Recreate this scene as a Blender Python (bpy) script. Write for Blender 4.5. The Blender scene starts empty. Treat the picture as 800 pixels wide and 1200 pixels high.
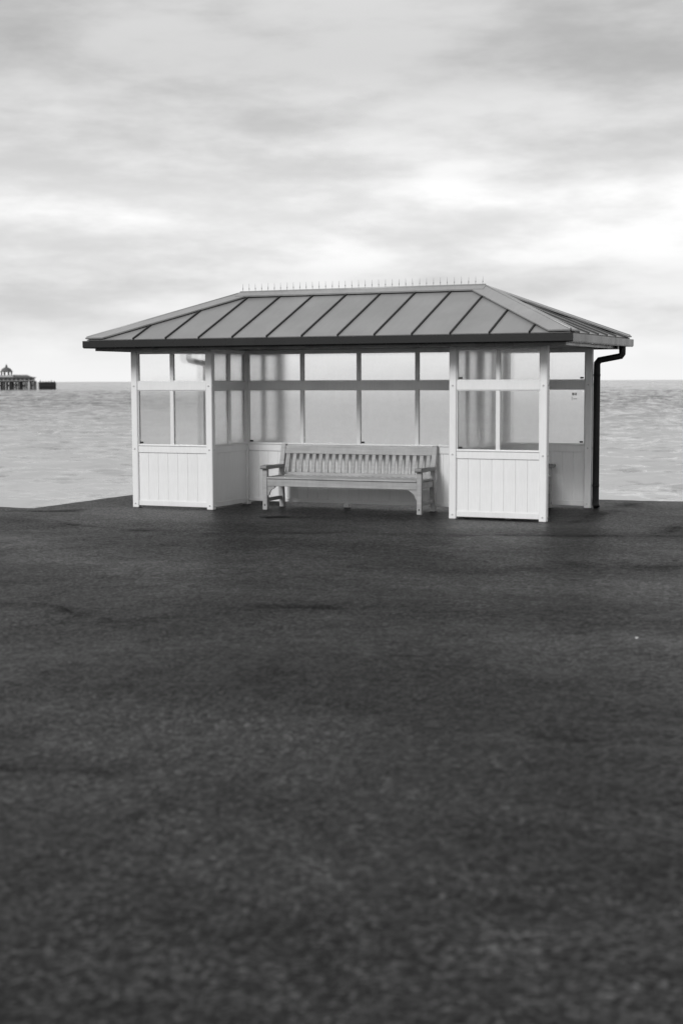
import bpy, bmesh, math, random
import numpy as np
from mathutils import Vector, Matrix
random.seed(7); rng = np.random.default_rng(7)
R = math.radians
SC = bpy.context.scene
COL = SC.collection

# ------------------------------------------------------------------ camera
CAM_H = 1.65
cam_d = bpy.data.cameras.new('camera'); cam = bpy.data.objects.new('camera', cam_d); COL.objects.link(cam)
cam_d.sensor_fit = 'VERTICAL'; cam_d.sensor_height = 36.0; cam_d.sensor_width = 24.0
cam_d.lens = 1730.5 / 1200 * 36
cam_d.clip_start = 0.1; cam_d.clip_end = 200000
cam.matrix_world = Matrix.Translation((0, 0, CAM_H)) @ (Matrix.Rotation(math.pi/2 - 0.0885, 4, 'X') @ Matrix.Rotation(-0.0034, 4, 'Z'))
cam_d.dof.use_dof = True; cam_d.dof.focus_distance = 21.5; cam_d.dof.aperture_fstop = 2.0
SC.camera = cam

# ------------------------------------------------------------------ light
SUN_EL, SUN_AZ = R(34), R(216)          # azimuth clockwise from +Y: behind the camera, to its left
world = bpy.data.worlds.new('World'); SC.world = world; world.use_nodes = True
nt = world.node_tree; nt.nodes.clear()
def wn(t, **k):
    n = nt.nodes.new(t)
    for a, b in k.items(): setattr(n, a, b)
    return n
def wl(a, b): nt.links.new(a, b)
def wmath(op, a, b=None, clamp=False):
    n = wn('ShaderNodeMath', operation=op, use_clamp=clamp)
    for i, v in enumerate((a, b)):
        if v is None: continue
        if isinstance(v, (int, float)): n.inputs[i].default_value = v
        else: wl(v, n.inputs[i])
    return n.outputs[0]
tc = wn('ShaderNodeTexCoord'); sep = wn('ShaderNodeSeparateXYZ'); wl(tc.outputs['Generated'], sep.inputs[0])
sky = wn('ShaderNodeTexSky', sky_type='NISHITA', sun_disc=False, sun_elevation=SUN_EL, sun_rotation=SUN_AZ)
sky_bw = wn('ShaderNodeRGBToBW'); wl(sky.outputs[0], sky_bw.inputs[0])
clear = wmath('MULTIPLY', sky_bw.outputs[0], 0.10)
zc = wmath('MAXIMUM', sep.outputs[2], 0.0)
# cloud decks: noise on the direction, flattened as clouds seen low over the sea are
def cloud(sx, sz, off, scale, detail, rough, dist):
    m = wn('ShaderNodeMapping'); m.inputs['Scale'].default_value = (sx, sx, sz); m.inputs['Location'].default_value = off
    wl(tc.outputs['Generated'], m.inputs[0])
    n = wn('ShaderNodeTexNoise'); wl(m.outputs[0], n.inputs['Vector'])
    n.inputs['Scale'].default_value = scale; n.inputs['Detail'].default_value = detail
    n.inputs['Roughness'].default_value = rough; n.inputs['Distortion'].default_value = dist
    return n.outputs[0]
c1 = cloud(3.0, 11.0, (3.1, 0.4, 1.75), 1.0, 8, 0.50, 0.15)
c2 = cloud(7.5, 27.0, (1.7, 8.2, 0.3), 1.0, 9, 0.56, 0.05)
cmix = wmath('ADD', wmath('MULTIPLY', c1, 0.42), wmath('MULTIPLY', c2, 0.58))
lowband = wn('ShaderNodeValToRGB')                       # overall brightness of the overcast by elevation
cr = lowband.color_ramp; cr.interpolation = 'EASE'
cr.elements[0].position = 0.0; cr.elements[0].color = (0.97,)*3 + (1,)
cr.elements[1].position = 1.0; cr.elements[1].color = (0.67,)*3 + (1,)
for ps, v in ((0.02, 0.95), (0.045, 0.82), (0.067, 0.79), (0.085, 0.91), (0.113, 1.0), (0.142, 0.86), (0.171, 0.72), (0.205, 0.61), (0.255, 0.65), (0.40, 0.66)):
    e = cr.elements.new(ps); e.color = (v,)*3 + (1,)
wl(zc, lowband.inputs[0])
shape = wn('ShaderNodeMapRange'); shape.inputs['From Min'].default_value = 0.38; shape.inputs['From Max'].default_value = 0.61
shape.inputs['To Min'].default_value = 0.78; shape.inputs['To Max'].default_value = 1.15; shape.interpolation_type = 'SMOOTHSTEP'
wl(cmix, shape.inputs[0])
lowbw = wn('ShaderNodeRGBToBW'); wl(lowband.outputs[0], lowbw.inputs[0])
calm = wn('ShaderNodeMapRange'); calm.inputs['From Min'].default_value = 0.004; calm.inputs['From Max'].default_value = 0.05
wl(zc, calm.inputs[0])
shp = wmath('ADD', wmath('MULTIPLY', wmath('SUBTRACT', shape.outputs[0], 1.0), calm.outputs[0]), 1.0)
clouds = wmath('MULTIPLY', lowbw.outputs[0], shp)
cover = wmath('ADD', wmath('MULTIPLY', clouds, 0.92), wmath('MULTIPLY', clear, 0.08))
comb = wn('ShaderNodeCombineColor')
for i in range(3): wl(cover, comb.inputs[i])
bg = wn('ShaderNodeBackground'); wl(comb.outputs[0], bg.inputs[0]); bg.inputs[1].default_value = 0.70
wo = wn('ShaderNodeOutputWorld'); wl(bg.outputs[0], wo.inputs[0])

sun_d = bpy.data.lights.new('sun', 'SUN'); sun_d.energy = 1.5; sun_d.angle = R(20); sun_d.color = (1, 1, 1)
sun = bpy.data.objects.new('sun', sun_d); COL.objects.link(sun)
sdir = Vector((math.sin(SUN_AZ)*math.cos(SUN_EL), math.cos(SUN_AZ)*math.cos(SUN_EL), math.sin(SUN_EL)))
sun.rotation_euler = (-sdir).to_track_quat('-Z', 'Y').to_euler()
sun.location = (-20, -40, 40)
vs = SC.view_settings; vs.view_transform = 'Standard'; vs.look = 'None'; vs.gamma = 1; vs.exposure = 0.51; vs.use_curve_mapping = False

# ------------------------------------------------------------------ materials
def new_mat(name):
    m = bpy.data.materials.new(name); m.use_nodes = True
    return m, m.node_tree, m.node_tree.nodes['Principled BSDF']
def g(v): return (v, v, v, 1)
def node(t, ty, **k):
    n = t.nodes.new(ty)
    for a, b in k.items(): setattr(n, a, b)
    return n
def noise(t, vec, scale, detail=4, rough=0.55, sc=None):
    if sc:
        m = node(t, 'ShaderNodeMapping'); m.inputs['Scale'].default_value = sc; t.links.new(vec, m.inputs[0]); vec = m.outputs[0]
    n = node(t, 'ShaderNodeTexNoise'); t.links.new(vec, n.inputs['Vector'])
    n.inputs['Scale'].default_value = scale; n.inputs['Detail'].default_value = detail; n.inputs['Roughness'].default_value = rough
    return n.outputs[0]
def rng_map(t, val, a, b, c, d, smooth=False):
    n = node(t, 'ShaderNodeMapRange')
    if smooth: n.interpolation_type = 'SMOOTHSTEP'
    for i, v in zip(('From Min', 'From Max', 'To Min', 'To Max'), (a, b, c, d)): n.inputs[i].default_value = v
    t.links.new(val, n.inputs[0]); return n.outputs[0]
def mth(t, op, a, b=0.0, clamp=False):
    n = node(t, 'ShaderNodeMath', operation=op, use_clamp=clamp)
    for i, v in enumerate((a, b)):
        if isinstance(v, (int, float)): n.inputs[i].default_value = v
        else: t.links.new(v, n.inputs[i])
    return n.outputs[0]
def grey(t, v, sock):
    n = node(t, 'ShaderNodeCombineColor')
    for i in range(3): t.links.new(v, n.inputs[i])
    t.links.new(n.outputs[0], sock)
def bump(t, h, b, strength, dist):
    n = node(t, 'ShaderNodeBump'); n.inputs['Strength'].default_value = strength; n.inputs['Distance'].default_value = dist
    t.links.new(h, n.inputs['Height']); t.links.new(n.outputs[0], b.inputs['Normal']); return n
def coords(t):
    n = node(t, 'ShaderNodeTexCoord'); return n.outputs['Object']
def per_object(t, amt):
    n = node(t, 'ShaderNodeObjectInfo'); return rng_map(t, n.outputs['Random'], 0, 1, 1-amt, 1+amt)

def paint(name, v, rough=0.45, dirt=0.14):
    m, t, b = new_mat(name); c = coords(t)
    big = noise(t, c, 3.0, 5, 0.6, (1, 1, 0.35)); fine = noise(t, c, 55, 3, 0.6, (1, 1, 0.12))
    s = mth(t, 'MULTIPLY', rng_map(t, big, 0.3, 0.75, 1.0, 1.0-dirt), rng_map(t, fine, 0.35, 0.8, 1.02, 0.95))
    s = mth(t, 'MULTIPLY', s, per_object(t, 0.018))
    grey(t, mth(t, 'MULTIPLY', s, v), b.inputs['Base Color'])
    t.links.new(rng_map(t, big, 0.3, 0.7, rough-0.08, rough+0.12), b.inputs['Roughness'])
    bump(t, fine, b, 0.12, 0.004)
    return m
M = {}
M['paint'] = paint('shelter_paint', 0.83, 0.45, 0.10)
M['rail_paint'] = paint('shelter_rail_paint', 0.82, 0.45, 0.10)
M['dark_paint'] = paint('gutter_paint', 0.009, 0.24, 0.25)
M['soffit'] = paint('soffit_paint', 0.02, 0.6, 0.2)
M['pipe'] = paint('downpipe_paint', 0.004, 0.6, 0.2)
M['hardware'] = paint('bolt_metal', 0.30, 0.4, 0.3)
M['bolt'] = paint('painted_bolt', 0.62, 0.5, 0.2)
M['black'] = paint('black_rubber', 0.01, 0.6, 0.2)
M['litter'] = paint('litter_paper', 0.8, 0.8, 0.1)

def metal(name, v, rough=0.42):
    m, t, b = new_mat(name); c = coords(t)
    big = noise(t, c, 1.6, 5, 0.6); str_ = noise(t, c, 18, 3, 0.6, (1, 0.15, 0.15))
    s = mth(t, 'MULTIPLY', rng_map(t, big, 0.3, 0.7, 0.86, 1.10), rng_map(t, str_, 0.3, 0.7, 0.96, 1.03))
    s = mth(t, 'MULTIPLY', s, per_object(t, 0.03))
    grey(t, mth(t, 'MULTIPLY', s, v), b.inputs['Base Color'])
    t.links.new(rng_map(t, big, 0.3, 0.7, rough-0.06, rough+0.1), b.inputs['Roughness'])
    b.inputs['Metallic'].default_value = 0.25
    bump(t, big, b, 0.35, 0.02)
    return m
M['zinc'] = metal('roof_sheet_metal', 0.285)
M['flash'] = metal('flashing_metal', 0.34, 0.38)
M['seam'] = metal('seam_metal', 0.018, 0.5)
M['deck'] = metal('roof_underlay', 0.03, 0.8)

def timber(name, v):
    m, t, b = new_mat(name); c = coords(t)
    gr = noise(t, c, 30, 5, 0.65, (0.06, 1, 1)); gv = noise(t, c, 30, 5, 0.65, (1, 1, 0.06))
    big = noise(t, c, 4, 4, 0.6)
    s = mth(t, 'MULTIPLY', rng_map(t, gr, 0.3, 0.75, 1.12, 0.72), rng_map(t, big, 0.3, 0.7, 1.08, 0.88))
    s = mth(t, 'MULTIPLY', s, rng_map(t, gv, 0.3, 0.75, 1.05, 0.92))
    s = mth(t, 'MULTIPLY', s, per_object(t, 0.10))
    grey(t, mth(t, 'MULTIPLY', s, v), b.inputs['Base Color']); b.inputs['Roughness'].default_value = 0.75
    bump(t, gr, b, 0.35, 0.006)
    return m
M['timber'] = timber('weathered_timber', 0.39)
M['arm_timber'] = timber('shaded_arm_timber', 0.26)  # mostly the armrests' shade, painted in as a darker timber tone

def glass(name, blur, rough, tint, ior, refl=0.8):
    """sheet glazing: clear transmission, a share of it scattered by scuffs, and the surface reflection"""
    m = bpy.data.materials.new(name); m.use_nodes = True; t = m.node_tree; t.nodes.clear(); c = coords(t)
    o = node(t, 'ShaderNodeOutputMaterial'); tr = node(t, 'ShaderNodeBsdfTransparent'); tr.inputs[0].default_value = g(tint)
    rf = node(t, 'ShaderNodeBsdfRefraction'); rf.inputs['Color'].default_value = g(0.985); rf.inputs['Roughness'].default_value = rough; rf.inputs['IOR'].default_value = ior
    salt = node(t, 'ShaderNodeBsdfDiffuse'); salt.inputs[0].default_value = g(0.85)
    ms = node(t, 'ShaderNodeMixShader'); ms.inputs[0].default_value = 0.06; t.links.new(rf.outputs[0], ms.inputs[1]); t.links.new(salt.outputs[0], ms.inputs[2])
    m1 = node(t, 'ShaderNodeMixShader'); t.links.new(tr.outputs[0], m1.inputs[1]); t.links.new(ms.outputs[0], m1.inputs[2])
    n = noise(t, c, 2.2, 6, 0.65); t.links.new(rng_map(t, n, 0.3, 0.75, blur*0.8, blur*1.25), m1.inputs[0])
    gl = node(t, 'ShaderNodeBsdfGlossy'); gl.inputs['Color'].default_value = g(0.95); gl.inputs['Roughness'].default_value = 0.03
    fr = node(t, 'ShaderNodeFresnel'); fr.inputs[0].default_value = 1.5
    m2 = node(t, 'ShaderNodeMixShader'); t.links.new(mth(t, 'MULTIPLY', fr.outputs[0], refl, True), m2.inputs[0])
    t.links.new(m1.outputs[0], m2.inputs[1]); t.links.new(gl.outputs[0], m2.inputs[2]); t.links.new(m2.outputs[0], o.inputs[0])
    return m
M['glass'] = glass('front_pane', 0.36, 0.28, 0.98, 1.07)
M['haze_glass'] = glass('scuffed_pane', 0.70, 0.44, 0.995, 1.10, 0.5)

def asphalt():
    m, t, b = new_mat('asphalt'); c = coords(t)
    def cells(scale):                                                      # chippings, each with its own tone
        a_ = node(t, 'ShaderNodeTexVoronoi'); a_.inputs['Scale'].default_value = scale; t.links.new(c, a_.inputs['Vector'])
        s_ = node(t, 'ShaderNodeSeparateColor'); t.links.new(a_.outputs['Color'], s_.inputs[0]); return a_.outputs['Distance'], s_.outputs[0]
    d1, c1_ = cells(85); d2, c2_ = cells(46)
    n1 = noise(t, c, 15, 6, 0.72); n2 = noise(t, c, 4, 5, 0.65); n3 = noise(t, c, 0.5, 6, 0.62, (0.6, 1.0, 1))
    worn = rng_map(t, n3, 0.40, 0.64, 0.0, 1.0, True)                     # areas where the binder has worn off the stones
    v = mth(t, 'MULTIPLY', rng_map(t, n1, 0.28, 0.72, 0.6, 1.4), rng_map(t, n2, 0.3, 0.7, 0.72, 1.28))
    v = mth(t, 'MULTIPLY', v, mth(t, 'MULTIPLY', rng_map(t, mth(t, 'POWER', c1_, 2.2), 0, 1, 0.3, 2.5), rng_map(t, c2_, 0, 1, 0.35, 1.65)))
    v = mth(t, 'MULTIPLY', v, rng_map(t, worn, 0, 1, 0.72, 1.25))
    stone = mth(t, 'MULTIPLY', rng_map(t, c2_, 0.82, 0.97, 0.0, 0.045), rng_map(t, worn, 0, 1, 0.10, 1.0))
    v = mth(t, 'ADD', mth(t, 'MULTIPLY', v, 0.0185), mth(t, 'MULTIPLY', stone, rng_map(t, n2, 0.35, 0.65, 0.1, 1.2)))
    at = node(t, 'ShaderNodeAttribute', attribute_name='tar')
    rag = mth(t, 'ADD', mth(t, 'MULTIPLY', mth(t, 'SUBTRACT', n2, 0.5), 1.6), mth(t, 'MULTIPLY', mth(t, 'SUBTRACT', n1, 0.5), 1.1))
    tar = rng_map(t, mth(t, 'ADD', at.outputs['Fac'], mth(t, 'MULTIPLY', rag, mth(t, 'MINIMUM', mth(t, 'MULTIPLY', at.outputs['Fac'], 3.0), 1.0))), 0.15, 0.95, 0.0, 1.0, True)
    v = mth(t, 'MULTIPLY', v, rng_map(t, tar, 0, 1, 1.0, 0.55))
    grey(t, v, b.inputs['Base Color'])
    ro = mth(t, 'MULTIPLY', rng_map(t, c2_, 0, 1, 1.18, 0.84), rng_map(t, worn, 0, 1, 0.47, 0.39))
    t.links.new(mth(t, 'ADD', ro, mth(t, 'MULTIPLY', mth(t, 'ADD', mth(t, 'MULTIPLY', tar, 0.6), at.outputs['Fac']), 0.24)), b.inputs['Roughness'])
    b.inputs['IOR'].default_value = 1.18
    hgt = mth(t, 'ADD', mth(t, 'MULTIPLY', mth(t, 'ADD', d1, d2), -0.4), mth(t, 'MULTIPLY', n1, 0.25))
    bump(t, hgt, b, 0.6, 0.012)
    return m
M['asphalt'] = asphalt()
M['concrete'] = paint('concrete', 0.30, 0.8, 0.35)

def water():
    m, t, b = new_mat('sea_water'); c = coords(t)
    def vnoise(scale, sc, detail):                                        # a random slope at each point of the chop
        mp = node(t, 'ShaderNodeMapping'); mp.inputs['Scale'].default_value = sc; t.links.new(c, mp.inputs[0])
        n = node(t, 'ShaderNodeTexNoise'); t.links.new(mp.outputs[0], n.inputs['Vector'])
        n.inputs['Scale'].default_value = scale; n.inputs['Detail'].default_value = detail; n.inputs['Roughness'].default_value = 0.62
        v = node(t, 'ShaderNodeVectorMath', operation='SUBTRACT'); t.links.new(n.outputs['Color'], v.inputs[0]); v.inputs[1].default_value = (0.5, 0.5, 0.5)
        return v.outputs[0]
    def vop(op, a_, b_):
        v = node(t, 'ShaderNodeVectorMath', operation=op)
        for i, q in enumerate((a_, b_)):
            if isinstance(q, tuple): v.inputs[i].default_value = q
            else: t.links.new(q, v.inputs[i])
        return v.outputs[0]
    sl = vop('ADD', vop('MULTIPLY', vnoise(0.58, (0.45, 1.0, 1), 5), (0.6, 1.75, 0.0)), vop('MULTIPLY', vnoise(0.07, (0.4, 1.0, 1), 5), (0.3, 0.75, 0.0)))
    geo = node(t, 'ShaderNodeNewGeometry')
    nrm = node(t, 'ShaderNodeVectorMath', operation='NORMALIZE'); t.links.new(vop('ADD', geo.outputs['Normal'], sl), nrm.inputs[0])
    t.links.new(nrm.outputs[0], b.inputs['Normal'])
    sp_ = node(t, 'ShaderNodeSeparateXYZ'); t.links.new(c, sp_.inputs[0])
    n2 = noise(t, c, 0.02, 4, 0.6, (0.4, 1.2, 1))
    shore_tone = rng_map(t, sp_.outputs[1], 60, 480, 0.43, 0.06, True)           # base colour paler inshore, darker further out
    grey(t, mth(t, 'MULTIPLY', shore_tone, rng_map(t, n2, 0.3, 0.7, 0.9, 1.12)), b.inputs['Base Color'])
    b.inputs['Roughness'].default_value = 0.10; b.inputs['IOR'].default_value = 1.333
    return m
M['sea'] = water()
M['pier_dark'] = paint('pier_ironwork', 0.02, 0.7, 0.2)
M['pier_white'] = paint('pier_paint', 0.45, 0.6, 0.1)
M['pier_roof'] = paint('pier_roof', 0.10, 0.6, 0.2)
M['pier_glass'] = paint('pier_window', 0.10, 0.2, 0.2)

# ------------------------------------------------------------------ helpers
def link(name, verts, faces, mat, parent=None, smooth=False):
    me = bpy.data.meshes.new(name); me.from_pydata([tuple(v) for v in verts], [], faces); me.update()
    if mat: me.materials.append(M[mat])
    bm = bmesh.new(); bm.from_mesh(me); bmesh.ops.recalc_face_normals(bm, faces=bm.faces); bm.to_mesh(me); bm.free()
    if smooth:
        for p in me.polygons: p.use_smooth = True
    o = bpy.data.objects.new(name, me); COL.objects.link(o)
    if parent: o.parent = parent
    return o
def from_bm(name, bm, mat, parent=None):
    bmesh.ops.recalc_face_normals(bm, faces=bm.faces)
    me = bpy.data.meshes.new(name); bm.to_mesh(me); bm.free(); me.materials.append(M[mat])
    o = bpy.data.objects.new(name, me); COL.objects.link(o)
    if parent: o.parent = parent
    return o
def bx(bm, a, b, ch=0.0):
    """axis-aligned box from corner a to corner b, chamfered edges"""
    r = bmesh.ops.create_cube(bm, size=1.0)
    vs_ = r['verts']
    for v in vs_:
        for i in range(3): v.co[i] = a[i] + (v.co[i] + 0.5) * (b[i] - a[i])
    if ch > 0:
        es = list({e for v in vs_ for e in v.link_edges})
        bmesh.ops.bevel(bm, geom=es, offset=ch, segments=1, affect='EDGES')
def box(name, a, b, mat, parent=None, ch=0.0):
    bm = bmesh.new(); bx(bm, a, b, ch); return from_bm(name, bm, mat, parent)
def hexa(name, bot, top, mat, parent=None):
    """prism between two equal-length point loops"""
    n = len(bot); v = list(bot) + list(top)
    f = [tuple(range(n))[::-1], tuple(range(n, 2*n))] + [(i, (i+1) % n, n + (i+1) % n, n + i) for i in range(n)]
    return link(name, v, f, mat, parent)
def tube_pts(path, r, n=10):
    """verts, faces of a capped tube along a path"""
    v, f = [], []; path = [Vector(p) for p in path]
    for i, p in enumerate(path):
        d = ((path[min(i+1, len(path)-1)] - p).normalized() + (p - path[max(i-1, 0)]).normalized()).normalized()
        a = d.orthogonal().normalized() if i == 0 else (a - d * a.dot(d)).normalized()
        b_ = d.cross(a); rr = r[i] if isinstance(r, (list, tuple)) else r
        for k in range(n):
            t = 2*math.pi*k/n; v.append(p + (a*math.cos(t) + b_*math.sin(t)) * rr)
    m = len(path)
    for i in range(m-1):
        for k in range(n): f.append((i*n+k, i*n+(k+1) % n, (i+1)*n+(k+1) % n, (i+1)*n+k))
    f.append(tuple(range(n))[::-1]); f.append(tuple(range((m-1)*n, m*n)))
    return v, f
def tube(name, path, r, mat, parent=None, n=10):
    v, f = tube_pts(path, r, n); o = link(name, v, f, mat, parent)
    for p in o.data.polygons:
        if len(p.vertices) == 4: p.use_smooth = True
    return o
def thing(name, label, cat, loc=(0, 0, 0), rz=0.0, group=None):
    o = bpy.data.objects.new(name, None); COL.objects.link(o); o.location = loc; o.rotation_euler = (0, 0, rz)
    o.empty_display_size = 0.2; o['label'] = label; o['category'] = cat
    if group: o['group'] = group
    return o
def share(src, name, parent, loc, rz=0.0):
    o = bpy.data.objects.new(name, src.data); COL.objects.link(o); o.parent = parent; o.location = loc; o.rotation_euler = (0, 0, rz); return o

# placement of the shelter's own axes: X along its front, Y into its depth
YAW, OX, OY = 0.4179, -2.749, 19.412
cs, sn = math.cos(YAW), math.sin(YAW)
def to_world(X, Y): return OX + X*cs + Y*sn, OY - X*sn + Y*cs
def to_local(x, y): dx, dy = x-OX, y-OY; return dx*cs - dy*sn, dx*sn + dy*cs
L, W1, D1, D2 = 5.611, 1.201, 1.003, 2.045
PW = 0.09

# ------------------------------------------------------------------ the ground
SEA_Z = -4.0
EDGE_Y, PLAT_X, PLAT_Y = -0.60, -1.15, 3.55
def fbm(x, y, seed, scale, octaves=4):
    r_ = np.random.default_rng(seed); out = np.zeros_like(x); a = 1.0
    for o_ in range(octaves):
        for k in range(5):
            th = r_.uniform(0, 2*math.pi); f = scale * 2**o_ * r_.uniform(0.7, 1.4)
            out += a * np.sin((x*math.cos(th) + y*math.sin(th)) * f * 2*math.pi + r_.uniform(0, 6.28)) / 3.0
        a *= 0.5
    return out
JOINTS = [  # (points in metres on the ground, groove, step, tar)
    ([(-2.6, 6.7), (-1.5, 6.32), (-1.18, 6.22), (-0.72, 6.0), (-0.17, 5.75)], 0.012, 0.016, 0.75),
    ([(0.83, 6.77), (1.1, 6.66), (1.53, 6.52), (2.6, 6.2)], 0.012, 0.016, 0.8),
    ([(-3.2, 11.1), (-2.55, 10.91), (-2.14, 10.74), (-1.75, 10.33), (-1.43, 10.14), (-1.0, 10.2)], 0.008, 0.024, 0.5),
    ([(-1.35, 11.01), (-0.63, 10.7), (-0.13, 10.65), (0.61, 10.44), (0.98, 10.5)], 0.010, 0.006, 0.6),
    ([(-0.6, 7.93), (-0.48, 8.0), (-0.34, 8.11), (-0.2, 8.28)], 0.012, 0.006, 0.7),
    ([(0.15, 8.69), (0.51, 8.74), (1.03, 8.84)], 0.010, 0.010, 0.6),
    ([(-4.7, 18.4), (-4.16, 17.93), (-3.31, 17.24), (-2.29, 16.42), (-0.93, 16.0), (0.46, 15.78), (2.18, 15.63), (3.63, 15.59), (6, 15.5)], 0.012, 0.012, 0.6),
    ([(2.45, 16.6), (2.61, 16.94), (2.97, 17.66), (3.57, 18.95), (4.01, 20.01), (4.17, 20.44)], 0.014, 0.0, 0.45),
    ([(3.40, 15.6), (3.49, 15.85), (3.7, 16.31), (4.02, 16.89)], 0.014, 0.006, 0.5),
    ([(-1.03, 17.81), (-0.72, 17.91), (-0.36, 17.78)], 0.014, 0.0, 0.7),
    ([(-4.4, 19.01), (-3.72, 18.86), (-3.2, 19.02)], 0.010, 0.0, 0.6),
    ([(1.2, 9.6), (2.0, 9.9), (3.2, 9.7)], 0.008, 0.012, 0.4),
    ([(1.6, 13.2), (2.6, 12.9), (4.2, 13.1)], 0.008, 0.006, 0.5),
    ([(-0.2, 13.0), (1.2, 12.6), (2.4, 12.9)], 0.006, 0.006, 0.35),
]
def seg_dist(px, py, pts):
    best = np.full_like(px, 1e9); sd = np.zeros_like(px); along = np.zeros_like(px)
    tot = sum(math.dist(pts[i], pts[i+1]) for i in range(len(pts)-1)); acc = 0
    for (ax, ay), (bx_, by) in zip(pts[:-1], pts[1:]):
        dx, dy = bx_-ax, by-ay; l2 = dx*dx+dy*dy
        t = np.clip(((px-ax)*dx+(py-ay)*dy)/l2, 0, 1)
        d = np.hypot(px-ax-t*dx, py-ay-t*dy); s_ = np.sign((px-ax)*dy-(py-ay)*dx)
        m = d < best; best = np.where(m, d, best); sd = np.where(m, d*s_, sd); along = np.where(m, (acc+t*math.sqrt(l2))/tot, along)
        acc += math.sqrt(l2)
    return best, sd, along
def make_ground():
    fx = np.concatenate([-np.geomspace(150, 5.3, 22), np.arange(-5.0, PLAT_X-0.01, 0.06), [PLAT_X], np.arange(PLAT_X+0.05, 12.0, 0.055), np.geomspace(12.2, 150, 22)])
    fy = np.concatenate([-np.geomspace(150, 15.2, 20), np.arange(-15.0, EDGE_Y-0.01, 0.045), [EDGE_Y], np.arange(EDGE_Y+0.045, PLAT_Y-0.02, 0.045), [PLAT_Y]])
    nx, ny = len(fx), len(fy); X, Y = np.meshgrid(fx, fy)
    wx, wy = OX + X*cs + Y*sn, OY - X*sn + Y*cs
    near = np.clip((14 - np.abs(X-3.5))/3, 0, 1) * np.clip((Y+22)/5, 0, 1)
    away = np.clip(np.maximum(np.maximum(-0.5-X, X-L-0.5), np.maximum(-0.9-Y, Y-D2-0.4)) / 2.0, 0, 1)
    z = near * (0.007*away*fbm(wx, wy, 3, 0.35, 3) + 0.004*away*fbm(wx, wy, 4, 1.6, 3) + 0.0012*away*fbm(wx, wy, 5, 6.0, 2)) + 0.018*away*near*fbm(wx*0.6, wy, 9, 0.16, 2)
    tar = np.zeros_like(z); wob = 0.05*fbm(wx, wy, 21, 0.9, 5)
    for pts, groove, step, tr in JOINTS:
        d, sd, al = seg_dist(wx + wob, wy + wob, pts)
        ends = np.clip(np.minimum(al, 1-al)*6, 0, 1); ends = np.where(d > 2.5, 0, ends)
        patchy = np.clip(0.75 + 0.5*fbm(wx, wy, 31, 0.9, 3), 0.25, 1.2)
        wd = 0.10 if pts[0][1] < 9 else 0.20
        z -= groove*np.exp(-(d/0.05)**2)*ends*patchy
        z += 1.6*step*np.clip(sd/0.05, -1, 1)*np.exp(-np.abs(sd)/0.5)*ends*np.maximum(away, 0.15)
        tar = np.maximum(tar, tr*np.exp(-(d/wd)**2)*ends*patchy)
    keep = lambda i, j: not (fx[i] < PLAT_X-1e-6 and fy[j] >= EDGE_Y-1e-6)
    ok = np.ones((ny-1, nx-1), bool)
    ok[np.ix_(fy[:-1] >= EDGE_Y-1e-6, fx[:-1] < PLAT_X-1e-6)] = False
    idx = np.arange(nx*ny).reshape(ny, nx)
    q = np.stack([idx[:-1, :-1], idx[:-1, 1:], idx[1:, 1:], idx[1:, :-1]], -1)[ok]
    verts = np.stack([X.ravel(), Y.ravel(), z.ravel()], -1)
    # quay face: skirt down from the free edge
    jx = int(np.argmin(abs(fx-PLAT_X))); jy = int(np.argmin(abs(fy-EDGE_Y)))
    rim = [idx[jy, i] for i in range(0, jx+1)] + [idx[j, jx] for j in range(jy+1, ny)] + [idx[ny-1, i] for i in range(jx+1, nx)]
    low = verts[rim].copy(); low[:, 2] = SEA_Z-3; base = len(verts)
    verts = np.vstack([verts, low])
    sk = [(rim[k], rim[k+1], base+k+1, base+k) for k in range(len(rim)-1)]
    faces = np.vstack([q, np.array(sk)])
    me = bpy.data.meshes.new('promenade')
    me.vertices.add(len(verts)); me.vertices.foreach_set('co', verts.ravel().astype(np.float32))
    me.loops.add(faces.size); me.loops.foreach_set('vertex_index', faces.ravel().astype(np.int32))
    me.polygons.add(len(faces)); me.polygons.foreach_set('loop_start', np.arange(0, faces.size, 4, dtype=np.int32)); me.polygons.foreach_set('loop_total', np.full(len(faces), 4, dtype=np.int32))
    me.update(calc_edges=True); me.validate()
    at = me.attributes.new('tar', 'FLOAT', 'POINT'); at.data.foreach_set('value', np.concatenate([tar.ravel(), np.zeros(len(low))]).astype(np.float32))
    me.materials.append(M['asphalt']); me.materials.append(M['concrete'])
    mi = np.zeros(len(faces), np.int32); mi[len(q):] = 1; me.polygons.foreach_set('material_index', mi)
    sm = np.zeros(len(faces), bool); sm[:len(q)] = True; me.polygons.foreach_set('use_smooth', sm)
    o = bpy.data.objects.new('promenade', me); COL.objects.link(o); o.location = (OX, OY, 0); o.rotation_euler = (0, 0, -YAW)
    o['kind'] = 'structure'; o['label'] = 'dark worn asphalt promenade with lay joints and patches'
make_ground()

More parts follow.
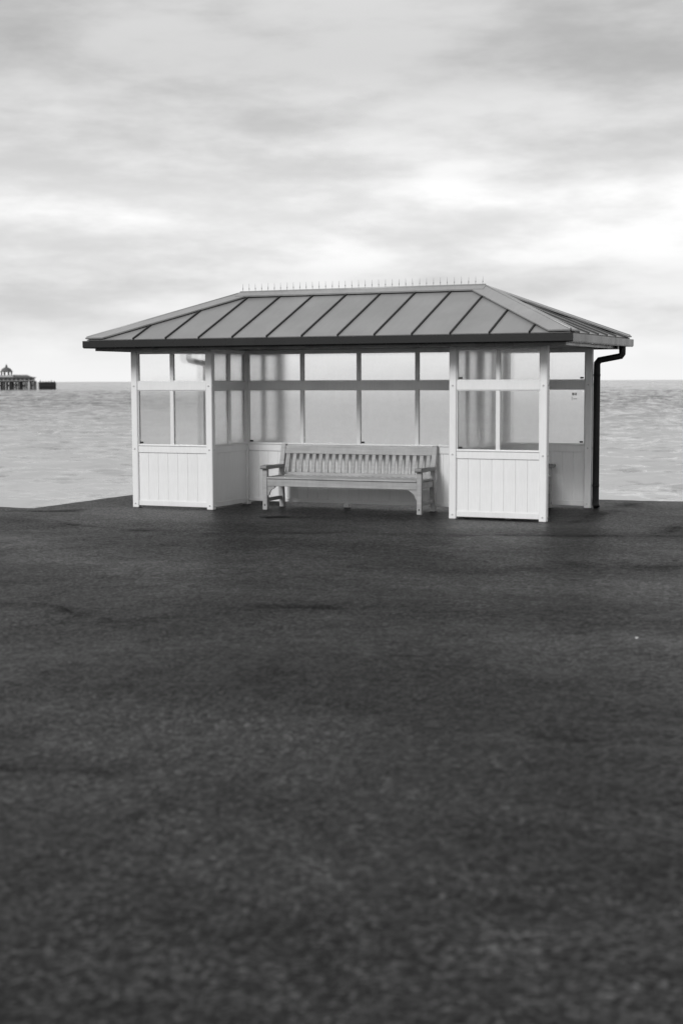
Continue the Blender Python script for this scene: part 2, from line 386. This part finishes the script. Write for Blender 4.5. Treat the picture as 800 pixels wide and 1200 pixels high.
# ------------------------------------------------------------------ the sea
def make_sea():
    th = np.concatenate([np.linspace(-1.75, -0.36, 30), np.arange(-0.34, 0.34, 0.0013), np.linspace(0.36, 1.75, 30)])
    rr = np.concatenate([np.linspace(6, 45, 20), 46*np.exp(np.arange(0, math.log(900/46), 0.0022)), 900*np.exp(np.arange(0.003, math.log(2500/900), 0.0035)), np.geomspace(2510, 120000, 70)])
    T, Rr = np.meshgrid(th, rr); X, Y = Rr*np.sin(T), Rr*np.cos(T)
    z = np.zeros_like(X); r_ = np.random.default_rng(11)
    sp = Rr*np.where(Rr < 900, 0.0022, 0.0035)
    for k in range(80):
        lam = 1.2*2**r_.uniform(0, 3.2); a = r_.normal(0, 0.5) + 0.25; kx, ky = math.sin(a), -math.cos(a)
        amp = 0.0036*lam**0.85
        ph = 2*math.pi/lam*(X*kx + Y*ky) + r_.uniform(0, 6.28) + 0.6*np.sin(X*0.05*r_.uniform(.5, 1.5) + Y*0.04)
        s_ = np.sin(ph); z += amp*(s_ + 0.55*s_*s_) * np.clip((lam/sp-1.6)/1.6, 0, 1)
    z *= np.clip((Rr-30)/30, 0, 1) * np.clip((2500-Rr)/800, 0, 1)
    ny, nx = X.shape; idx = np.arange(nx*ny).reshape(ny, nx)
    q = np.stack([idx[:-1, :-1], idx[:-1, 1:], idx[1:, 1:], idx[1:, :-1]], -1).reshape(-1, 4)
    me = bpy.data.meshes.new('sea'); v = np.stack([X.ravel(), Y.ravel(), z.ravel()], -1)
    me.vertices.add(len(v)); me.vertices.foreach_set('co', v.ravel().astype(np.float32))
    me.loops.add(q.size); me.loops.foreach_set('vertex_index', q.ravel().astype(np.int32))
    me.polygons.add(len(q)); me.polygons.foreach_set('loop_start', np.arange(0, q.size, 4, dtype=np.int32)); me.polygons.foreach_set('loop_total', np.full(len(q), 4, dtype=np.int32))
    me.update(calc_edges=True); me.flip_normals() if me.polygons[0].normal.z < 0 else None
    me.polygons.foreach_set('use_smooth', np.ones(len(q), bool)); me.materials.append(M['sea'])
    o = bpy.data.objects.new('sea', me); COL.objects.link(o); o.location.z = SEA_Z
    o['kind'] = 'structure'; o['label'] = 'pale choppy open sea to the horizon'
make_sea()

# ------------------------------------------------------------------ the shelter
SH = thing('seaside_shelter', 'white timber and glass promenade shelter under a grey metal hipped roof', 'shelter', (OX, OY, 0), -YAW)
POSTS = {(x, y) for x in (0, W1-PW, L-W1, L-PW) for y in (0, D2)} | {(W1-PW, D1-0.02), (L-W1, D1-0.02)}
bolt_v, bolt_f = tube_pts([(0, 0, 0), (0, -0.006, 0), (0, -0.010, 0)], [0.011, 0.011, 0.007], 8)
bolt_src = None
for (x, y) in sorted(POSTS):
    p_ = box('post', (x, y, 0), (x+PW, y+PW, 2.06), 'paint', SH, 0.008)
    for face in (0, 1):
        for z in (0.055, 0.775, 1.592):
            lx, ly = (x+PW/2, y) if face == 0 else (x+PW, y+PW/2)
            if bolt_src is None:
                b_ = link('bolt', bolt_v, bolt_f, 'bolt', p_); bolt_src = b_; b_.location = (lx, ly, z)
            else: share(bolt_src, 'bolt', p_, (lx, ly, z), 0 if face == 0 else math.pi/2)

Z_BOT, Z_B1, Z_S0, Z_S1, Z_M0, Z_M1, Z_H0, Z_H1 = 0.028, 0.095, 0.724, 0.826, 1.536, 1.652, 2.015, 2.06
TH = 0.056
board_cache, pane_cache = {}, {}
def screen(A, B, npan, nboard, gl, mull=0.028, clips=(), zb=Z_BOT):
    """a glazed screen between two posts, boarded below; local x runs A to B, local -y faces out"""
    S = math.dist(A, B); ang = math.atan2(B[1]-A[1], B[0]-A[0])
    bm = bmesh.new(); h = TH/2
    bx(bm, (0, -h, Z_S0), (S, h, Z_S1-0.014), 0.004)
    bx(bm, (0, -h-0.010, Z_S1-0.0135), (S, h+0.010, Z_S1), 0.004)
    bx(bm, (0, -h-0.004, Z_M0), (S, h+0.004, Z_M1), 0.005)
    bx(bm, (0, -h, Z_H0), (S, h, Z_H1), 0.003)
    pw = (S - mull*(npan-1))/npan
    bd = 0.011
    for k in range(npan):
        x0 = k*(pw+mull); x1 = x0+pw
        for z0, z1 in ((Z_S1, Z_M0), (Z_M1, Z_H0)):
            for sy in (-1, 1):
                ya, yb = (-0.022, -0.0045) if sy < 0 else (0.0045, 0.022)
                bx(bm, (x0+0.001, ya, z0+0.001), (x0+bd, yb, z1-0.001)); bx(bm, (x1-bd, ya, z0+0.001), (x1-0.001, yb, z1-0.001))
                bx(bm, (x0+bd+0.0005, ya, z0+0.001), (x1-bd-0.0005, yb, z0+bd*0.8)); bx(bm, (x0+bd+0.0005, ya, z1-bd*0.8), (x1-bd-0.0005, yb, z1-0.001))
    o = from_bm('screen', bm, 'rail_paint', SH); o.location = (A[0], A[1], 0); o.rotation_euler = (0, 0, ang)
    box('bottom_rail', (0, -h, zb), (S, h, Z_B1), 'rail_paint', o, 0.004)
    for k in range(npan):
        x0 = k*(pw+mull)
        if k < npan-1:
            for z0, z1 in ((Z_S1, Z_M0), (Z_M1, Z_H0)):
                box('mullion', (x0+pw, -h+0.004, z0), (x0+pw+mull, h-0.004, z1), 'rail_paint', o, 0.003)
        for z0, z1 in ((Z_S1, Z_M0), (Z_M1, Z_H0)):
            key = (round(pw, 3), z0, gl)
            if key not in pane_cache:
                pane_cache[key] = box('pane', (0.002, -0.003, 0.002), (pw-0.002, 0.003, z1-z0-0.002), gl, o); pane_cache[key].location = (x0, 0, z0)
            else: share(pane_cache[key], 'pane', o, (x0, 0, z0))
    bw = S/nboard; key = round(bw, 3)
    for k in range(nboard):
        if key not in board_cache:
            board_cache[key] = box('board', (0.0006, -0.016, Z_B1), (bw-0.0006, 0.016, Z_S0), 'paint', o, 0.0028); board_cache[key].location = (k*bw, 0, 0)
        else: share(board_cache[key], 'board', o, (k*bw, 0, 0))
    for (k, up, right) in clips:
        x0 = k*(pw+mull) + (pw-0.068 if right else 0.024); z0 = (Z_M1 if up else Z_S1) + 0.018
        box('glazing_clip', (x0, -0.026, z0), (x0+0.042, -0.004, z0+0.022), 'black', o, 0.003)
    return o
c = PW/2
screen((PW, c), (W1-PW, c), 2, 7, 'glass', clips=[(0, 0, 0)])
screen((L-W1+PW, c), (L-PW, c), 2, 7, 'glass', clips=[(0, 0, 0), (0, 1, 0)])
screen((PW, D2+c), (W1-PW, D2+c), 2, 7, 'glass')
s_rr = screen((L-W1+PW, D2+c), (L-PW, D2+c), 2, 7, 'haze_glass', clips=[(1, 0, 1), (1, 1, 1)])
spine = screen((W1, D1+0.025), (L-W1, D1+0.025), 4, 22, 'haze_glass', clips=[(0, 0, 0), (2, 0, 0)], zb=0.05)
for xx in (W1-c, L-W1+c):
    sg = 1 if xx < 2 else -1
    for y0, y1 in ((PW, D1-0.02), (D1-0.02+PW, D2)):
        if sg > 0: screen((xx, y0), (xx, y1), 2, 6, 'haze_glass')      # outward side turned to +X
        else: screen((xx, y0), (xx, y1), 2, 6, 'haze_glass')
for xx in (2.60,):
    box('foot_block', (xx, D1-0.005, 0), (xx+0.07, D1+0.055, 0.0495), 'paint', SH, 0.002)
# small marks of print on the rear corner pane
for (x0, z0, w_, h_) in ((0.845, 1.455, 0.022, 0.034), (0.875, 1.455, 0.012, 0.034), (0.892, 1.455, 0.012, 0.034), (0.84, 1.39, 0.006, 0.05), (0.86, 1.405, 0.05, 0.008)):
    box('print_mark', (x0, -0.0042, z0), (x0+w_, -0.0032, z0+h_), 'hardware', s_rr)

# roof -------------------------------------------------------------
EX0, EX1, EY0, EY1 = -0.427, L+0.427, -0.465, D2+0.465       # outer line of the gutter
ZFT, ZFB, ZR = 2.173, 2.078, 2.790
RX0, RX1, RY0, RY1 = EX0+0.04, EX1-0.04, EY0+0.04, EY1-0.04  # eaves line of the sheets
YM = (RY0+RY1)/2; AX0, AX1 = 1.10, L-1.10; ZE = ZFT+0.012
slope_f = math.atan2(ZR-ZE, YM-RY0)
bmr = bmesh.new()
vv = [bmr.verts.new(p) for p in ((RX0, RY0, ZE-0.016), (RX1, RY0, ZE-0.016), (RX1, RY1, ZE-0.016), (RX0, RY1, ZE-0.016), (AX0, YM, ZR-0.016), (AX1, YM, ZR-0.016))]
for f in ((0, 1, 5, 4), (1, 2, 5), (2, 3, 4, 5), (3, 0, 4), (3, 2, 1, 0)): bmr.faces.new([vv[i] for i in f])
roof = from_bm('roof', bmr, 'deck', SH)
roof['label'] = 'grey standing-seam hipped roof'
def slopes():
    """each slope: origin, unit along eaves, vector eaves to ridge line, eave length, clip (left, right run at t=1)"""
    return [(Vector((RX0, RY0, ZE)), Vector((1, 0, 0)), Vector((0, YM-RY0, ZR-ZE)), RX1-RX0, AX0-RX0, RX1-AX1),
            (Vector((RX1, RY1, ZE)), Vector((-1, 0, 0)), Vector((0, YM-RY1, ZR-ZE)), RX1-RX0, RX1-AX1, AX0-RX0),
            (Vector((RX1, RY0, ZE)), Vector((0, 1, 0)), Vector((AX1-RX1, 0, ZR-ZE)), RY1-RY0, YM-RY0, RY1-YM),
            (Vector((RX0, RY1, ZE)), Vector((0, -1, 0)), Vector((AX0-RX0, 0, ZR-ZE)), RY1-RY0, RY1-YM, YM-RY0)]
FRONT_SEAMS = [0.314 + 0.4735*k - RX0 for k in range(12)]
for si, (o0, e, up, EL, cl, crr) in enumerate(slopes()):
    n = e.cross(up).normalized()
    if n.z < 0: n = -n
    def tmax(s): return max(0.0, min(1.0, s/cl, (EL-s)/crr))
    seams = FRONT_SEAMS if si < 2 else [EL/2 + 0.44*(k-2.5) for k in range(6)]
    edges = [0.0] + list(seams) + [EL]
    for a, b in zip(edges[:-1], edges[1:]):
        a_, b_ = a+0.003, b-0.003
        br = sorted({a_, b_} | {s for s in (cl, EL-crr) if a_ < s < b_})
        poly = [(a_, 0), (b_, 0)] + [(s, tmax(s)*0.995) for s in reversed(br) if tmax(s) > 0.02]
        if len(poly) < 3: continue
        top = [o0 + e*s + up*t + n*0.004 for s, t in poly]; bot = [p - n*0.012 for p in top]
        hexa('roof_sheet', bot, top, 'zinc', roof)
    for s in seams:
        t = tmax(s)
        if t < 0.06: continue
        p0 = o0 + e*s - up.normalized()*0.004; p1 = o0 + e*s + up*(t*0.99)
        w, hh = 0.011, 0.024
        hexa('seam', [p0-e*w, p0+e*w, p1+e*w, p1-e*w], [p0-e*w*0.7+n*hh, p0+e*w*0.7+n*hh, p1+e*w*0.7+n*hh, p1-e*w*0.7+n*hh], 'seam', roof)
# hip and ridge flashings
AP = {0: Vector((AX0, YM, ZR)), 1: Vector((AX1, YM, ZR))}
def strip(name, pts, n, lo=0.020, hi=0.038):
    hexa(name, [p+n*lo for p in pts], [p+n*hi for p in pts], 'flash', roof)
WF = 0.25
for si, (o0, e, up, EL, cl, crr) in enumerate(slopes()):
    n = e.cross(up).normalized(); n = -n if n.z < 0 else n
    dn = -up.normalized()*0.012
    pt = lambda s, t: o0 + e*s + up*t
    if si < 2:
        strip('hip_flashing', [pt(0, 0)+dn, pt(WF, 0)+dn, pt(cl+WF, 1), pt(cl, 1)], n)
        strip('hip_flashing', [pt(EL-WF, 0)+dn, pt(EL, 0)+dn, pt(EL-crr, 1), pt(EL-crr-WF, 1)], n)
        strip('ridge_flashing', [pt(cl-0.02, 1), pt(cl-0.02, 0.915), pt(EL-crr+0.02, 0.915), pt(EL-crr+0.02, 1)], n, 0.024, 0.044)
    else:
        tm = 1-WF/(EL/2)
        strip('hip_flashing', [pt(0, 0)+dn, pt(WF, 0)+dn, pt(EL/2, tm), pt(cl, 1)], n)
        strip('hip_flashing', [pt(EL-WF, 0)+dn, pt(EL, 0)+dn, pt(cl, 1), pt(EL/2, tm)], n)
for cx, cy, k in ((RX0, RY0, 0), (RX0, RY1, 0), (RX1, RY0, 1), (RX1, RY1, 1)):
    up_ = Vector((0, 0, 0.038))
    tube('hip_roll', [Vector((cx, cy, ZE))+up_, AP[k]+up_], 0.011, 'flash', roof, 8)
tube('ridge_roll', [AP[0]+Vector((-0.01, 0, 0.044)), AP[1]+Vector((0.01, 0, 0.044))], 0.014, 'flash', roof, 8)
# cresting: thin spikes along the ridge
sv, sf = tube_pts([(0, 0, 0), (0, 0, 0.028), (0, 0, 0.030), (0, 0, 0.044), (0, 0, 0.046), (0, 0, 0.105)], [0.0034, 0.0034, 0.0065, 0.0065, 0.0034, 0.0012], 6)
spk = None; NS = 37
for k in range(NS):
    x = AX0+0.03 + (AX1-AX0-0.06)*k/(NS-1)
    if spk is None: spk = link('spike', sv, sf, 'flash', roof); spk.location = (x, YM, ZR+0.05)
    else:
        s_ = share(spk, 'spike', roof, (x, YM, ZR+0.05)); s_.rotation_euler = (R(random.uniform(-3, 3)), R(random.uniform(-3, 3)), 0)
# soffit, gutters, downpipes
SI = 0.13
sof = box('soffit', (EX0+SI, EY0+SI, 2.064), (EX1-SI, EY1-SI, 2.10), 'soffit', SH, 0.004)
bmf = bmesh.new()
for a, b in (((EX0+SI-0.012, EY0+SI-0.014, 2.045), (EX1-SI+0.012, EY0+SI, 2.077)), ((EX0+SI-0.012, EY1-SI, 2.045), (EX1-SI+0.012, EY1-SI+0.014, 2.077)),
             ((EX0+SI-0.014, EY0+SI+0.001, 2.045), (EX0+SI, EY1-SI-0.001, 2.0765)), ((EX1-SI, EY0+SI+0.001, 2.045), (EX1-SI+0.014, EY1-SI-0.001, 2.0765))): bx(bmf, a, b)
from_bm('fascia', bmf, 'dark_paint', SH)
prof = [(0.0, ZFB+0.012), (0.012, ZFB), (0.115, ZFB), (0.128, ZFB+0.02), (0.128, ZFT-0.01), (0.124, ZFT-0.01), (0.124, ZFB+0.02), (0.112, ZFB+0.004), (0.014, ZFB+0.004), (0.004, ZFB+0.014), (0.004, ZFT-0.012), (0.012, ZFT-0.004), (0.012, ZFT), (0.0, ZFT)]
corner = [(EX0, EY0, 1, 1), (EX1, EY0, -1, 1), (EX1, EY1, -1, -1), (EX0, EY1, 1, -1)]
for k in range(4):
    A, B = corner[k], corner[(k+1) % 4]
    ring = lambda c_: [Vector((c_[0]+c_[2]*o_, c_[1]+c_[3]*o_, z)) for o_, z in prof]
    hexa('gutter', ring(A), ring(B), 'dark_paint', SH)
for side in (1, -1):
    px = L+0.052 if side > 0 else -0.052; gx = EX1-0.065 if side > 0 else EX0+0.065; py = D2+0.06; gy = D2+0.12
    dp = tube('downpipe', [(gx, gy, ZFB+0.006), (gx, gy, 2.03), (gx, gy, 1.985), (gx-side*0.02, gy-0.004, 1.955), (px+side*0.03, py+0.006, 1.905), (px, py, 1.865), (px, py, 1.8), (px, py, 0.9), (px, py, 0.10), (px+side*0.0, py, 0.05), (px+side*0.02, py-0.015, 0.012)], 0.043, 'pipe', SH, 14)
    for z in (0.28, 1.70):
        tube('pipe_clip', [(px, py, z), (px, py, z+0.03)], 0.046, 'pipe', dp, 14)

# ------------------------------------------------------------------ benches
def bench(parent_loc, rz, BL, nsl, label, group):
    """slatted bench: x along, front at y=0, back at +y"""
    o = thing('bench', label, 'bench', parent_loc, rz, group)
    DP, LG = 0.53, 0.062
    for sx in (0, 1):
        x0 = 0 if sx == 0 else BL-LG
        box('front_leg', (x0, 0, 0), (x0+LG, LG, 0.520), 'timber', o, 0.004)
        # raked rear leg
        path = [(DP-0.02, 0.0), (DP-0.055, 0.40), (DP+0.055, 0.828)]
        bm = bmesh.new(); q = []
        for (y, z) in path: q.append([bm.verts.new((xx, yy, z)) for xx, yy in ((x0, y), (x0+LG, y), (x0+LG, y+LG), (x0, y+LG))])
        bm.faces.new(q[0][::-1]); bm.faces.new(q[-1])
        for i in range(2):
            for k in range(4): bm.faces.new((q[i][k], q[i][(k+1) % 4], q[i+1][(k+1) % 4], q[i+1][k]))
        bmesh.ops.bevel(bm, geom=[e for e in bm.edges], offset=0.004, segments=1, affect='EDGES')
        from_bm('rear_leg', bm, 'timber', o)
        ax0 = x0-0.012
        aw = LG+0.024
        side = [(-0.045, 0.538), (-0.045, 0.560), (-0.030, 0.572), (0.10, 0.576), (0.35, 0.562), (0.52, 0.566), (0.52, 0.526), (0.35, 0.522), (0.06, 0.521), (-0.03, 0.524)]
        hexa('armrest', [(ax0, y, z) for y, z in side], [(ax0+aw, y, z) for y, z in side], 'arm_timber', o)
        box('side_rail', (x0+0.014, LG+0.001, 0.315), (x0+0.048, DP-0.06, 0.392), 'timber', o, 0.003)
        box('side_stretcher', (x0+0.014, LG+0.001, 0.105), (x0+0.046, DP-0.04, 0.150), 'timber', o, 0.003)
        # curved bracket under the front rail
        d = 1 if sx == 0 else -1; xi = LG+0.001 if sx == 0 else BL-LG-0.001
        pts = [(0, 0.3045), (0.105, 0.3045), (0.105, 0.290), (0.085, 0.276), (0.058, 0.262), (0.038, 0.240), (0.026, 0.212), (0.020, 0.190), (0, 0.182)]
        hexa('bracket', [(xi+d*a, 0.016, z) for a, z in pts], [(xi+d*a, 0.046, z) for a, z in pts], 'timber', o)
        # bolt plug on the leg
        tube('bolt_plug', [(x0+LG/2, 0.001, 0.062), (x0+LG/2, -0.004, 0.062)], 0.010, 'black', o, 8)
    box('front_rail', (LG+0.001, 0.008, 0.306), (BL-LG-0.001, 0.042, 0.398), 'timber', o, 0.004)
    box('rear_rail', (LG+0.001, DP-0.045, 0.306), (BL-LG-0.001, DP-0.012, 0.390), 'timber', o, 0.004)
    y = -0.006
    for k in range(6):
        w = 0.074; box('seat_slat', (0.004 if 0 < k else LG+0.001, y, 0.400), (BL-0.004 if 0 < k else BL-LG-0.001, y+w, 0.422), 'timber', o, 0.005) if k in (0, 5) else box('seat_slat', (0.006, y, 0.400), (BL-0.006, y+w, 0.422), 'timber', o, 0.005)
        y += 0.0845 if k else 0.078
    back = lambda z: DP-0.055 + 0.11*(z-0.40)/0.428
    def rail(name, z0, z1, t=0.036):
        b0, b1 = back(z0)+0.012, back(z1)+0.012; xa, xb = LG+0.001, BL-LG-0.001
        hexa(name, [(xa, b0, z0), (xb, b0, z0), (xb, b0+t, z0), (xa, b0+t, z0)], [(xa, b1, z1), (xb, b1, z1), (xb, b1+t, z1), (xa, b1+t, z1)], 'timber', o)
    rail('back_rail', 0.706, 0.806); rail('lower_back_rail', 0.426, 0.462)
    z0, z1 = 0.463, 0.705; b0, b1 = back(z0)+0.022, back(z1)+0.022; w = 0.048; t = 0.016
    sl = None
    for k in range(nsl):
        x = LG + (BL-2*LG)*(k+0.5)/nsl - w/2
        if sl is None:
            sl = hexa('back_slat', [(0, b0, z0), (w, b0, z0), (w, b0+t, z0), (0, b0+t, z0)], [(0, b1, z1), (w, b1, z1), (w, b1+t, z1), (0, b1+t, z1)], 'timber', o); sl.location.x = x
        else: share(sl, 'back_slat', o, (x, 0, 0))
    return o
wx_, wy_ = to_world(1.762, 0.305)
bench((wx_, wy_, 0.0), -YAW+0.022, 2.165, 22, 'long slatted timber bench against the glazed back of the shelter front bay', None)
wx_, wy_ = to_world(5.12, 0.17)
bench((wx_, wy_, 0.0), -YAW+math.pi/2, 1.80, 18, 'timber bench behind the white corner screen, facing out of the shelter end', None)

# ------------------------------------------------------------------ scrap of litter
lx_, ly_ = 1.87, 9.3
bm = bmesh.new()
pts = [(0, 0, .004), (.022, .004, .010), (.030, .018, .016), (.012, .026, .008), (-.006, .014, .018)]
vs0 = [bm.verts.new(p) for p in pts]; vs1 = [bm.verts.new((p[0]*0.95+.001, p[1]*0.95, p[2]-0.004)) for p in pts]
bm.faces.new(vs0); bm.faces.new(vs1[::-1])
for k in range(5): bm.faces.new((vs0[k], vs1[k], vs1[(k+1) % 5], vs0[(k+1) % 5]))
li = from_bm('litter', bm, 'litter', None); li.location = (lx_, ly_, 0.008); li.scale = (0.6, 0.6, 0.6)
li['label'] = 'tiny white scrap of litter lying on the open asphalt'; li['category'] = 'litter'

# ------------------------------------------------------------------ the pier
PX = 0.665                                            # metres per reference pixel at the pier
PR = thing('pier', 'distant dark pier on iron piles with a domed pavilion at its head', 'pier', (-221.6, 1150.0, SEA_Z), 0.16)
pier = lambda name, a, b, mat, par=None: box(name, a, b, mat, par or PR)
dk = pier('deck', (-90, 0, 5.6), (-15, 26, 6.5), 'pier_dark')
for k in range(33):
    x = -88 + k*2.25
    for y in (1.0, 24.5):
        pier('pile', (x, y, -2), (x+(0.75 if k % 3 else 1.3), y+0.8, 5.6), 'pier_dark')
for k in range(12):
    x = -88 + k*6.2
    v, f = tube_pts([(x, 1.2, 0.6), (x+5.2, 1.2, 5.2)], 0.28, 6); link('brace', v, f, 'pier_dark', PR)
    v, f = tube_pts([(x+5.2, 1.3, 0.6), (x, 1.3, 5.2)], 0.28, 6); link('brace', v, f, 'pier_dark', PR)
pier('waling', (-90, 0.6, 2.9), (-15, 1.0, 3.4), 'pier_dark')
pier('column', (-15.6, 2, -2), (-14.2, 4, 6.6), 'pier_white'); pier('column', (-20.5, -0.4, -2), (-19.0, 0.5, 6.0), 'pier_white')
# landing stage beyond the head
ls = pier('landing_stage', (-12.6, 2, 4.6), (0, 22, 5.7), 'pier_dark')
for k in range(11):
    x = -12.4 + k*1.18
    for y in (2.1, 9, 20): pier('pile', (x, y, -2), (x+0.8, y+0.7, 4.6), 'pier_dark')
pier('waling', (-12.6, 1.7, 2.2), (0, 2.05, 3.4), 'pier_dark'); pier('waling', (-12.6, 21, 1.2), (0, 21.6, 3.8), 'pier_dark')
for k in range(6): pier('bollard', (-11.5+k*2.1, 3, 5.7), (-10.9+k*2.1, 3.6, 6.5 + (0.5 if k in (0, 4) else 0)), 'pier_dark')
# pavilion
pv = pier('pavilion', (-88, 3, 6.5), (-16.2, 23, 9.0), 'pier_white')
for k in range(22):
    x = -86.5 + k*3.2; pier('window', (x, 2.9, 7.0), (x+2.0, 3.1, 8.4), 'pier_glass', pv)
pier('roof', (-90, 1.0, 9.0), (-15.0, 25, 9.5), 'pier_roof', pv)
def pyramid(name, x0, x1, y0, y1, z0, z1, ins, mat, par):
    hexa(name, [(x0, y0, z0), (x1, y0, z0), (x1, y1, z0), (x0, y1, z0)], [(x0+ins, y0+ins, z1), (x1-ins, y0+ins, z1), (x1-ins, y1-ins, z1), (x0+ins, y1-ins, z1)], mat, par)
pyramid('roof', -70, -17.5, 4, 22, 9.5, 11.0, 4, 'pier_roof', pv)
pyramid('roof', -33, -20.5, 8, 18, 10.6, 11.4, 1, 'pier_white', pv)
# cupola
cx, cy = -37.0, 8.0
cp = pier('cupola', (cx-5.2, cy-4.5, 9.5), (cx+5.2, cy+4.5, 11.0), 'pier_white', PR)
for k in range(8):
    a = 2*math.pi*k/8+0.39; v, f = tube_pts([(cx+4.1*math.cos(a), cy+4.1*math.sin(a), 11.0), (cx+4.1*math.cos(a), cy+4.1*math.sin(a), 13.4)], 0.42, 6); link('column', v, f, 'pier_dark', cp)
v, f = tube_pts([(cx, cy, 13.4), (cx, cy, 13.9), (cx, cy, 14.3), (cx, cy, 15.4), (cx, cy, 16.4), (cx, cy, 17.0), (cx, cy, 17.5), (cx, cy, 18.3), (cx, cy, 19.6)], [5.0, 5.0, 4.3, 3.9, 2.7, 1.3, 0.9, 0.8, 0.15], 12)
link('dome', v, f, 'pier_roof', cp)
